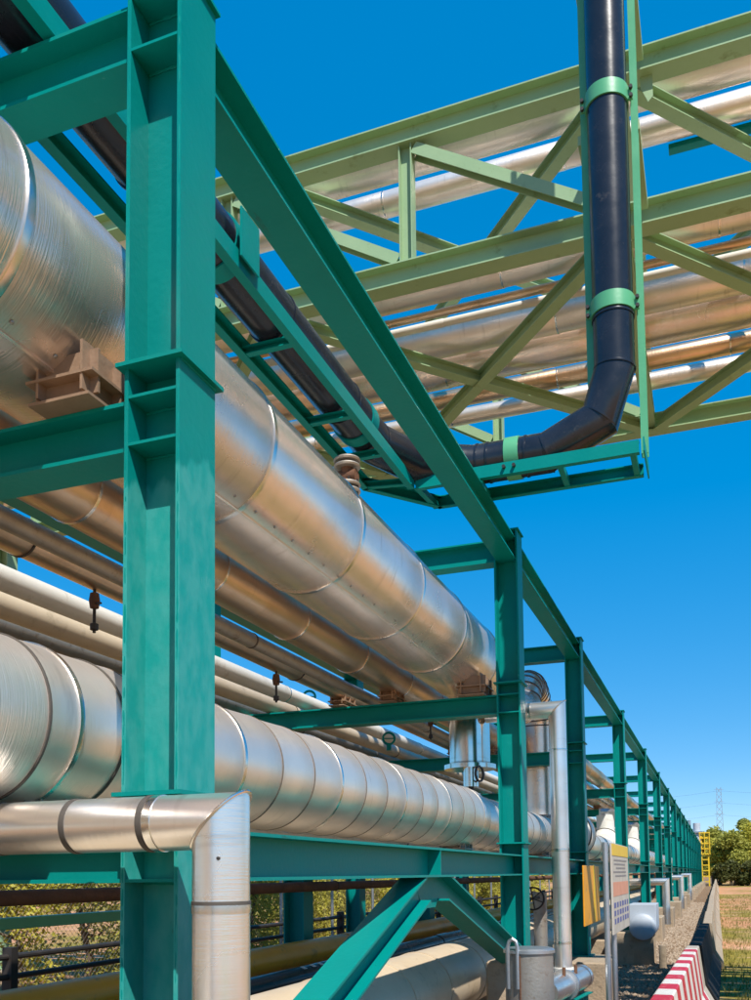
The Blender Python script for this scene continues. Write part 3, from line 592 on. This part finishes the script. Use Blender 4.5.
# upright channels of the vertical leg
box('hanger_plate', P(-2.47, 4.62, ZT+.2), (.012, .22, .30), TEAL, tray)
for z in (5.02, 6.98, 8.95):
    k = mobj('pipe_clamp', ring_me(BPR+.004, .14, .01, MGREEN, 40), tray, axM(P(VX, BPY, z), Vector((0, 0, 1))))
    for s in (-1, 1):
        box('clamp_ear', P(VX+s*.20, BPY-.02, z), (.06, .02, .12), MGREEN, k)
        for q in (-.04, .04): cyl('bolt', P(VX+s*.215, BPY-.03, z+q), P(VX+s*.215, BPY-.06, z+q), .017, DARKM, k, 8)
prof_bar('upright', cprofile(.10, .06, .009), ('c', .1, .06, .009), P(VX+.205, BPY+.06, ZT+.11), P(VX+.205, BPY+.06, 9.3), (0, -1, 0), MGREEN, tray)
prof_bar('upright', cprofile(.10, .06, .009), ('c', .1, .06, .009), P(VX-.185, BPY+.12, 4.38), P(VX-.185, BPY+.12, 9.3), (0, 1, 0), MGREEN, tray)
for z in (6.75, 8.35):
    for s in (-1, 1): box('tie', P(VX+s*.24, (BPY+9.3)/2+.03, z), (.07, 9.3-BPY-.10, .09), LGREEN, tray)
box('end_plate', P(-.46, 8.13, ZT+.055), (.012, .60, .12), TEAL, tray)
# small flanged nozzle below the tray, on the big pipe
nz = thing('vent_nozzle', 'small rusty flanged vent valve standing on top of the largest pipe under the tray', 'valve', P(-2.66, 6.5, BZ+BR-.04))
cyl('neck', P(-2.62, 6.5, BZ+.40), P(-2.62, 6.5, 3.27), .05, RUST, nz, 16)
for z in (3.0, 3.05, 3.20, 3.25): mobj('flange', ring_me(.05, .025, .05, WEATH, 20), nz, axM(P(-2.62, 6.5, z), Vector((0, 0, 1))))
for a in range(0, 360, 60): cyl('bolt', P(-2.62+.085*math.cos(R(a)), 6.5+.085*math.sin(R(a)), 2.97), P(-2.62+.085*math.cos(R(a)), 6.5+.085*math.sin(R(a)), 3.09), .009, DARKM, nz, 6)
cyl('valve_body', P(-2.70, 6.5, 3.12), P(-2.54, 6.5, 3.12), .055, RUST, nz, 14)

# ================================================================== PIPE BRIDGE
YN, YF = 9.41, 14.0
XA, XB = -13.0, 9.6
ZC1, ZC2, CH = 8.36, 6.71, .26
bridge = thing('pipe_bridge', 'light green steel truss bridge carrying clad pipes across above the rack', 'bridge', P(-.45, YN, ZC2-.13))
for y in (YN, YF):
    for z in (ZC1, ZC2): hbeam('chord', P(XA, y, z), P(XB, y, z), (0, 0, 1), LGREEN, bridge, CH, .22, .017, .012)
VXS = [-.75+2.28*k for k in range(-5, 5)]
for y in (YN, YF):
    for x in VXS:
        hbeam('vertical', P(x, y, ZC2+.131), P(x, y, ZC1-.131), (1, 0, 0) , LGREEN, bridge, .15, .15, .012, .009)
        g_ = [(-.16, 0), (.16, 0), (.16, .05), (.07, .16), (-.16, .16)]
        plate('gusset', g_, .012, frame(P(x, y-.006, ZC2+.133), P(x, y+1, ZC2+.133), (1, 0, 0)), LGREEN, bridge)
    for a, b in zip(VXS, VXS[1:]):
        if -1 < a < 0: continue
        p0, p1 = P(a+.10, y, ZC1-.19), P(b-.10, y, ZC2+.19)
        hbeam('diagonal', p0, p1, (0, 1, 0), LGREEN, bridge, .13, .13, .011, .009)
NX = [-.72+4.1*k for k in range(-3, 3)]
for z in (ZC1-.06, ZC2-.06):
    for a, b in zip(NX, NX[1:]):
        for x0, x1, dz in ((a, b, 0), (b, a, -.012)):
            d = Vector((x1-x0, YF-YN, 0)).normalized()
            hbeam('plan_brace', P(x0, YN, z+dz)+d*.17, P(x1, YF, z+dz)-d*.17, (0, 0, 1), LGREEN, bridge, .15 if dz == 0 else .17, .15, .012, .009)
    for x in NX: hbeam('cross_beam', P(x, YN+.02, z+.085), P(x, YF-.02, z+.085), (0, 0, 1), LGREEN, bridge, .2, .16)
for x in (XA+.15, XB-.2):
    for y in (YN, YF):
        lg = hbeam('leg', P(x, y, -1.7), P(x, y, ZC2-.131), (1, 0, 0), LGREEN, bridge, .28, .28, .018, .013)
        box('base_plate', P(x, y, -1.69), (.45, .45, .03), LGREEN, lg)
        o = box('concrete_pedestal', P(x, y, -1.87), (.7, .7, .36), CONC, None, bev=.02)
        tag(o, 'broad concrete pedestal under a leg of the green pipe bridge', 'pedestal', 'pedestals under the bridge legs')
    for z in (1.0, 4.0): hbeam('leg_tie', P(x, YN+.15, z), P(x, YF-.15, z), (0, 0, 1), LGREEN, bridge, .2, .18)
# post stub above the top chord
plate('post_stub', [(-.05, 0), (.07, 0), (.07, .5), (.02, .55), (-.05, .38)], .012, frame(P(-.42, YN-.01, ZC1+.131), P(-.42, YN+1, ZC1+.131), (1, 0, 0)), LGREEN, bridge)
bp_list = [
 (10.30, 7.15, .20, ALUM, 'bronze_clad_pipe', 'wide clad pipe nearest the front truss on the lower deck of the bridge'),
 (10.62, 7.00, .048, COPPER, 'brown_pipe', 'thin brown pipe second on the lower deck of the bridge'),
 (10.84, 7.00, .048, WHITEP, 'white_pipe', 'thin white pipe between two sky gaps on the lower bridge deck'),
 (11.46, 7.17, .225, ALUM, 'silver_clad_pipe', 'bluish silver pipe in the middle of the lower bridge deck'),
 (12.20, 7.25, .31, ALU, 'bronze_clad_pipe', 'widest copper toned clad pipe on the lower bridge deck'),
 (12.82, 7.07, .13, COPPER, 'clad_pipe', 'medium clad pipe just behind the widest one on the lower bridge deck'),
 (13.38, 7.06, .12, ALUM, 'brown_clad_pipe', 'brown pipe by the rear truss on the lower bridge deck'),
 (10.12, 8.76, .24, ALUM, 'large_clad_pipe', 'wide grey pipe on the upper deck of the bridge'),
 (10.76, 8.72, .155, ALUM, 'silver_clad_pipe', 'bright topped clad pipe behind the wide grey one on the upper bridge deck'),
]
for i, (y, z, r_, m, nm, lb) in enumerate(bp_list):
    pipe_run(nm, lb, 'pipe', P(XA-.6, y, z), P(XB+.6, y, z), r_, m, [2.3*k+random.uniform(-.1, .1)+(i*.67 % 1.6) for k in range(1, 11)], bands=lambda i: (BANDB, .02, .003) if r_ > .06 else None, seg=36)
tr = thing('cable_tray', 'dark green shallow cable tray under the upper deck of the bridge', 'tray', P(1, 10.9, 8.3))
box('tray_floor', P(1.35, 10.95, 8.545), (3.2, .09, .012), TEAL, tr)
for y in (10.90, 11.0): box('tray_side', P(1.35, y, 8.57), (3.2, .012, .06), TEAL, tr)

# ================================================================== SIGNS
sg = thing('sign_board', 'white notice board with a yellow heading on two grey posts', 'sign', P(-1.1, 11, -1.95))
SX = -1.10
SIGNM = mat('faded_sign_face', (.52, .48, .42), (.42, .38, .32), .55, nscale=3, dirt=(.36, .30, .22), dirtlo=.56)
box('panel', P(SX, 11.38, -.18), (.02, 1.95, 1.02), SIGNM, sg, bev=.004)
box('heading', P(SX+.013, 11.38, .255), (.004, 1.9, .13), YELB, sg)
PRINT_D = mat('print_grey', (.28, .25, .24), (.2, .18, .18), .6); PRINT_B = mat('print_blue', (.06, .08, .24), (.12, .13, .30), .6); PRINT_R = mat('print_red', (.62, .30, .20), (.55, .24, .15), .6)
for k in range(5): box('print_line', P(SX+.012, 11.38-.1*(k % 2), .14-.045*k), (.002, 1.5-.2*(k % 3), .018), PRINT_D, sg)
box('print_block', P(SX+.012, 11.38, -.19), (.002, 1.8, .16), PRINT_R, sg)
for k in range(3):
    for j in range(6): box('print_word', P(SX+.012, 10.62+.3*j, -.37-.09*k), (.002, .2-.03*((j+k) % 3), .06), PRINT_B, sg)
for y in (10.28, 10.95): cyl('post', P(SX-.045, y, -1.95), P(SX-.045, y, .30 if y > 10.9 else .33), .032, GALV, sg, 14)
yb = thing('yellow_board', 'plain ochre yellow board fixed beside the third column', 'sign', P(-1.74, 13.6, -.8))
box('panel', P(-1.74, 13.75, -.32), (.02, 1.75, .84), YELLOW, yb, bev=.004)
box('stripe', P(-1.728, 14.0, -.30), (.003, .16, .82), YELB, yb)
for z in (-.05, -.6): box('bracket', P(-1.80, 14.23, z), (.11, .05, .04), TEAL, yb)

# ================================================================== GREY DRUM AND SMALL THINGS ALONG THE RACK
dr = thing('grey_drum', 'blue grey drum with a round end on a frame past the sign boards', 'drum', P(-1.5, 20.4, -1.95))
mobj('shell', lathe_me([(0, -.03), (.20, -.02), (.265, .02), (.27, .06), (.27, 1.1), (0, 1.12)], 44, BLUEG, None), dr, axM(P(-1.50, 19.85, -1.14), Vector((0, 1, 0))))
box('housing', P(-1.50, 20.5, -.92), (.54, 1.0, .5), BLUEG, dr, bev=.01)
for y in (20.1, 20.8): box('saddle', P(-1.50, y, -1.65), (.4, .15, .62), CONC, dr)
ps = box('concrete_post', P(-1.10, 19.6, -1.72), (.14, .14, .48), CONC, None, bev=.01); tag(ps, 'short concrete marker post beside the grey drum', 'post')
gw = thing('hand_wheel_valve', 'dark round hand wheel between the second drop pipe and third column', 'valve', P(-2.45, 12.2, -1.2))
mobj('wheel', ringtube([Vector((.14*math.cos(R(a)), 0, .14*math.sin(R(a)))) for a in range(0, 360, 15)], .012, DARKM), gw, Matrix.Translation(P(-2.2, 11.6, -.32)))
for a in (20, 80, 140): box('spoke', P(-2.2, 11.6, -.32), (.27, .012, .014), DARKM, gw, ry=R(a))
cyl('stem', P(-2.2, 11.6, -.32), P(-2.2, 12.2, -.32), .018, DARKM, gw, 10)
cyl('valve_body', P(-2.2, 12.1, -1.15), P(-2.2, 12.1, -.25), .09, WEATH, gw, 16)
for k, (x, y, z, r_) in enumerate(((-2.3, 24.5, -1.0, .16), (-2.35, 31.5, -1.05, .15), (-2.3, 38, -.9, .17))):
    v = thing('pump_unit', ['rusty orange pump under the rack behind the grey drum', 'second rusty pump farther under the rack', 'third rusty pump deep under the rack'][k], 'pump', P(x, y, -1.95))
    cyl('casing', P(x, y-.3, z), P(x, y+.3, z), r_, RUST, v, 20); box('plinth', P(x, y, (-1.95+z-r_)/2), (.4, .7, z-r_+1.95+.05), CONC, v)
    cyl('outlet', P(x, y, z), P(x, y, -.1), .06, RUST, v, 12)

# ================================================================== BARRIERS
def barrier_me(L, m):
    prof = [(-.29, 0), (-.29, .09), (-.15, .34), (-.085, .89), (-.07, .90), (.07, .90), (.085, .89), (.15, .34), (.29, .09), (.29, 0)]
    k = ('bar', L, m.name)
    if k not in CACHE:
        bm = bmesh.new(); n = 6; rings = []
        for i in range(n+1): rings.append([bm.verts.new((x, L*i/n, z)) for x, z in prof])
        for a, b in zip(rings, rings[1:]):
            for j in range(len(prof)-1): bm.faces.new((a[j], a[j+1], b[j+1], b[j]))
        bm.faces.new(rings[0]); bm.faces.new(rings[-1][::-1])
        CACHE[k] = mesh_from(bm, m)
    return CACHE[k]
def barrier(x, y, rz, L, m, label, group=None):
    o = mobj('concrete_barrier', barrier_me(L, m), None, Matrix.Translation((x, y, 0)) @ Matrix.Rotation(rz, 4, 'Z'))
    return tag(o, label, 'barrier', group)
barrier(-.48, 7.9, R(-1.1), 6.0, STRIPE, 'red and white striped concrete road barrier')
barrier(-.34, 14.05, R(-.6), 5.8, BLKP, 'black painted concrete road barrier between the striped and bare ones')
yy = 19.95
for k in range(34):
    barrier(-.25+random.uniform(-.02, .02), yy, R(random.uniform(-.25, .25)), 5.9, CONC, 'bare weathered concrete barrier in the long line beside the field', 'bare concrete barriers in a line'); yy += 5.98
barrier(-.62, 1.8, R(-1.1), 6.0, CONC, 'bare concrete barrier standing before the striped one')

# ================================================================== YELLOW TOWER, FAR STRUCTURES
yt = thing('ladder_tower', 'slim yellow caged ladder tower at the far end of the rack', 'tower', P(-1.2, 128, -1.95))
TX = -1.45
for x in (-.42, .42):
    for y in (-.42, .42): box('post', Vector((TX+x, 128+y, 3.3)), (.17, .17, 6.6), YELB, yt)
for k in range(9): box('rung', Vector((TX, 127.5, .6+.72*k)), (.7, .12, .13), YELB, yt)
for z in (4.2, 4.9, 5.6, 6.3, 7.0): box('cage_hoop', Vector((TX, 128, z)), (1.35, 1.35, .13), YELB, yt)
for x in (-.6, 0, .6): box('cage_bar', Vector((TX+x, 127.3, 5.6)), (.1, .1, 2.8), YELB, yt)
bt = thing('vessel', 'blue grey vertical vessel rising beyond the far end of the rack', 'vessel', P(-2.6, 140, -1.95))
cyl('shell', Vector((-2.6, 140, 0)), Vector((-2.6, 140, 8.9)), .5, BLUEG, bt, 20); cyl('stack', Vector((-3.6, 141, 0)), Vector((-3.6, 141, 9.4)), .2, GALV, bt, 14)
box('platform', Vector((-2.9, 140, 7.6)), (2.2, 1.6, .2), GALV, bt)
# lattice power pylon
py = thing('lattice_pylon', 'thin grey lattice power pylon above the right hand trees', 'pylon', Vector((1.9, 480, 0)))
PX, PY, PH = 1.9, 480, 43
for sx in (-1, 1):
    for sy in (-1, 1): cyl('leg', Vector((PX+sx*2.0, PY+sy*2.0, 0)), Vector((PX+sx*1.0, PY+sy*1.0, PH)), .09, GALV, py, 6)
for k in range(14):
    z0, z1 = PH*k/14, PH*(k+1)/14; w0 = 2-k/14; w1 = 2-(k+1)/14
    for s in (-1, 1):
        cyl('lattice_bar', Vector((PX-s*w0, PY-w0, z0)), Vector((PX+s*w1, PY-w1, z1)), .045, GALV, py, 5)
        cyl('lattice_bar', Vector((PX+s*w0, PY+w0, z0)), Vector((PX-s*w1, PY+w1, z1)), .045, GALV, py, 5)
for z in (30, 36, 42): box('cross_arm', Vector((PX, PY, z)), (4.5, .2, .15), GALV, py)
for k, z in enumerate((30, 36, 42)):
    pts = [Vector((PX+t*13, PY+5, z-.2-abs(0)*0 - (4.0*(1-((t*13 % 130)/65-1)**2) if True else 0))) for t in range(-30, 21)]
    w = tube('power_line', pts, .03, DARKM, None, 5); tag(w, ['lowest power line strung across the pale sky', 'middle power line strung across the pale sky', 'topmost power line strung across the pale sky'][k], 'cable')

# ================================================================== RAILING AND CHAIN LINK FENCE BEHIND THE RACK
rl = thing('pipe_railing', 'dark three rail fence behind the rear columns', 'railing', Vector((-6, 3, 0)))
RX = -6.35
for z in (-.74, -.93, -1.12): cyl('rail', P(RX, 0, z), P(RX, 60, z), .03, DARKM, rl, 10)
for k in range(28): box('post', Vector((RX, .9+2.05*k, .65)), (.11, .09, 1.3), DARKM, rl)
fx = -8.2
fn = thing('chain_link_fence', 'galvanised chain link fence with concrete posts in front of the shrubs', 'fence', Vector((fx, 3, 0)))
for k in range(20):
    cyl('post', Vector((fx, 1+2.6*k, 0)), Vector((fx, 1+2.6*k, 2.5)), .035, GALV, fn, 8)
for z in (.1, 2.3): cyl('rail', Vector((fx, -1, z)), Vector((fx, 52, z)), .02, GALV, fn, 6)
bm = bmesh.new()
def wire(bm, a, b, t=.0022):
    d = (b-a).normalized(); u = Vector((1, 0, 0)); v = d.cross(u)
    r = [[bm.verts.new(p+u*cx*t+v*cy*t) for cx, cy in ((1, 0), (-.5, .87), (-.5, -.87))] for p in (a, b)]
    for k in range(3): bm.faces.new((r[0][k], r[0][(k+1) % 3], r[1][(k+1) % 3], r[1][k]))
for k in range(int(20/.085)):
    y = 1+.085*k
    wire(bm, Vector((0, y, .1)), Vector((0, y+2.2, 2.3))); wire(bm, Vector((.004, y+2.2, .1)), Vector((.004, y, 2.3)))
me = mesh_from(bm, DARKM); o = mobj('wire_mesh', me, fn, Matrix.Translation((fx, 0, 0))); o['kind'] = 'stuff'
# light green bar at the left, at hip height
gb = thing('green_rail_beam', 'light green horizontal beam behind the near column below the low tier', 'beam', P(-4.9, 2, -1.95))
box('beam', P(-4.95, 4.2, -.33), (.12, 6.4, .085), MGREEN, gb, bev=.006)
for y in (1.2, 7.35): box('post', Vector((-4.95, y, .78)), (.1, .1, 1.56), MGREEN, gb)

# ================================================================== TREES
def leaf_cloud(blobs, n, size, m, flat=.5):
    verts, faces = [], []
    tot = sum(b[3]**2 for b in blobs)
    for bx_, by_, bz_, br in blobs:
        for _ in range(int(n*br*br/tot)):
            v = Vector((random.gauss(0, 1), random.gauss(0, 1), random.gauss(0, 1))).normalized()*br*(random.random()**.38)*random.uniform(.8, 1.12)
            c = Vector((bx_, by_, bz_))+Vector((v.x, v.y, v.z*.85))
            s = size*random.uniform(.55, 1.35)
            u = Vector((random.gauss(0, 1), random.gauss(0, 1), random.gauss(0, 1)*.7)).normalized(); w = u.cross(Vector((random.gauss(0, 1), random.gauss(0, 1), random.gauss(0, 1)))).normalized()*.55
            i = len(verts); verts += [c-u*s, c+w*s*.8, c+u*s, c-w*s*.8]; faces.append((i, i+1, i+2, i+3))
    me = bpy.data.meshes.new('leaves'); me.from_pydata(verts, [], faces); me.materials.append(m); return me
def tree(name, label, x, y, h, rw, n, size, m, group=None, nb=9, trunk=.3, cat='tree', low=.3):
    t = thing(name, label, cat, Vector((x, y, 0)), group)
    blobs = []
    for k in range(nb):
        a = random.uniform(0, 6.28); rr = rw*random.uniform(.1, .72); z = h*random.uniform(low, .86)
        sc = 1-.45*max(0, z/h-.55)
        blobs.append((rr*math.cos(a)*sc, rr*math.sin(a)*sc, z, rw*random.uniform(.28, .48)))
    blobs.append((0, 0, h*.85, rw*.36))
    tk = trunk*rw*.35
    pts = [Vector((0, 0, -.05))]; 
    for k in range(1, 6): pts.append(Vector((random.uniform(-.08, .08)*rw, random.uniform(-.08, .08)*rw, h*.16*k)))
    mobj('trunk', tube_me(pts, tk, 8, BARK, radii=[tk*(1-.15*k) for k in range(6)]), t, Matrix.Translation((x, y, 0)))
    for b in blobs[:7]:
        z0 = pts[2 if b[2] < h*.55 else 3]
        q = Vector(b[:3]); mid = (z0+q)/2+Vector((0, 0, -.04*h))
        mobj('limb', tube_me([z0, mid, q], tk*.4, 6, BARK, radii=[tk*.5, tk*.33, tk*.12]), t, Matrix.Translation((x, y, 0)))
    mobj('crown', leaf_cloud(blobs, n, size, m), t, Matrix.Translation((x, y, 0)))
    return t
# right hand clump at the end of the field
RT = [(-2.6, 152, 8.6, 3.0, LEAFY, 'pale yellow green tree just behind the yellow ladder tower'), (-.2, 150, 9.4, 3.2, LEAFG, 'tall olive tree behind the small yellow green one'), (-.6, 134, 6.3, 2.2, LEAFY, 'small yellow green tree right beside the yellow ladder tower'), (2.2, 133, 7.6, 3.0, LEAFG, 'rounded olive green tree at the near end of the field clump'), (5.4, 136, 8.8, 3.6, LEAFY, 'tall yellow green tree in the field clump'), (9.2, 134, 9.2, 4.0, LEAFY, 'broad yellow green tree in the field clump'),
      (.3, 140, 7.0, 2.6, LEAFY, 'slim yellow green tree behind the yellow ladder tower'), (4.0, 145, 10.2, 2.6, LEAFG, 'pale feathery tall tree rising above the field clump'), (13.5, 135, 9.5, 4.2, LEAFG, 'wide mid green tree at the outer end of the field clump'), (18, 138, 9.8, 4.4, LEAFY, 'farthest outward yellow green tree of the field clump')]
for x, y, h, rw, m, lb in RT: tree('field_tree', lb, x, y, h, rw, 8000, .24, m, 'trees at the end of the field', nb=17, low=.2)
for k, (x, y, h, rw, m) in enumerate(((1.6, 129, 3.2, 2.2, LEAFD), (4.6, 128.5, 3.4, 2.4, LEAFD), (8.0, 129, 3.0, 2.4, LEAFD), (11.5, 129, 3.3, 2.5, LEAFB), (6.4, 130, 4.2, 2.2, LEAFB))):
    tree('shrub', ['dark low shrub nearest the line of barriers', 'dark low shrub beneath the tall yellow green tree', 'dark low shrub beneath the broad yellow green tree', 'dry brown shrub at the outer end of the field', 'dry brown shrub between the dark shrubs'][k], x, y, h, rw, 5000, .22, m, 'shrubs at the foot of the field trees', nb=9, cat='shrub', low=.15)
# distant wood
bm_blobs = []
for k in range(70): bm_blobs.append((random.uniform(12, 190), random.uniform(165, 215), random.uniform(1.5, 6.5), random.uniform(2.2, 4)))
o = mobj('distant_wood', leaf_cloud(bm_blobs, 26000, .5, LEAFG), None, Matrix.Identity(4)); tag(o, 'distant band of mixed green trees beyond the field', 'wood', kind='stuff')
bm_blobs = []
for k in range(90): bm_blobs.append((random.uniform(-130, -26), random.uniform(60, 230), random.uniform(1.0, 4.2), random.uniform(2.2, 4)))
o = mobj('distant_wood', leaf_cloud(bm_blobs, 30000, .45, LEAFG), None, Matrix.Identity(4)); tag(o, 'distant band of trees behind the pipe rack', 'wood', kind='stuff')
# hedge row behind the fence
HEDGE = ['straggly', 'bushy', 'slim', 'broad', 'leaning', 'dense', 'sparse', 'short', 'tall']
for k in range(30):
    y = 5.2+1.25*k+k*k*.02
    x = -9.3-random.uniform(0, 1.3)-(y-6)*.03
    m = (LEAFY, LEAFY, LEAFG, LEAFY)[k % 4] if y > 9.5 else (LEAFB, LEAFB, LEAFG)[k % 3]
    near = y < 9.5
    kind = {LEAFY.name: 'yellow green', LEAFG.name: 'olive green', LEAFB.name: 'dry brown'}[m.name]
    tree('young_tree', kind+(' young tree behind the stretch of chain link mesh nearest the near column' if near else ' young tree of the hedge row behind the fence posts'), x, y+random.uniform(-.4, .4), random.uniform(2.4, 3.2), random.uniform(1.2, 1.6), 5600, .036 if near else .052, m, kind+(' trees behind the near mesh' if near else ' trees of the hedge row'), nb=16, trunk=.16 if near else .12, low=.06)
# ================================================================== LOOSE GROUND COVER
def scatter(name, label, cat, m, n, fn_, smin, smax, kind):
    verts, faces = [], []
    for _ in range(n):
        x, y = fn_(); s = random.uniform(smin, smax)
        i = len(verts)
        if kind == 'stone':
            a = random.uniform(0, 6.28)
            for q in range(4): verts.append((x+s*math.cos(a+q*1.57)*random.uniform(.6, 1.1), y+s*math.sin(a+q*1.57)*random.uniform(.6, 1.1), .008))
            verts.append((x+random.uniform(-.3, .3)*s, y+random.uniform(-.3, .3)*s, s*random.uniform(.4, .9)+.01))
            faces += [(i, i+1, i+4), (i+1, i+2, i+4), (i+2, i+3, i+4), (i+3, i, i+4)]
        else:
            for q in range(4):
                a = random.uniform(0, 6.28); dx, dy = math.cos(a)*s*.35, math.sin(a)*s*.35; j = len(verts)
                verts += [(x-dy*.12, y+dx*.12, 0), (x+dy*.12, y-dx*.12, 0), (x+dx, y+dy, s*random.uniform(.6, 1.1))]; faces.append((j, j+1, j+2))
    me = bpy.data.meshes.new(name); me.from_pydata(verts, [], faces); me.materials.append(m)
    o = mobj(name, me, None, Matrix.Identity(4)); return tag(o, label, cat, kind='stuff')
STONE = mat('loose_stone', (.42, .33, .24), (.24, .18, .13), .9, nscale=9, namt=.9)
def gpos():
    y = 6+ (random.random()**1.6)*55; return random.uniform(-2.7, -.25), y
scatter('loose_stones', 'loose brown stones strewn over the gravel beside the barriers', 'stones', STONE, 14000, gpos, .018, .06, 'stone')
GRASSM = leafmat('grass_blades', (.30, .25, .06), (.16, .17, .035))
def fpos():
    y = 9+(random.random()**1.2)*70; return random.uniform(.02, 1.2+y*.14), y
scatter('field_grass', 'dry yellow green grass tufts growing over the field', 'grass', GRASSM, 14000, fpos, .05, .16, 'grass')
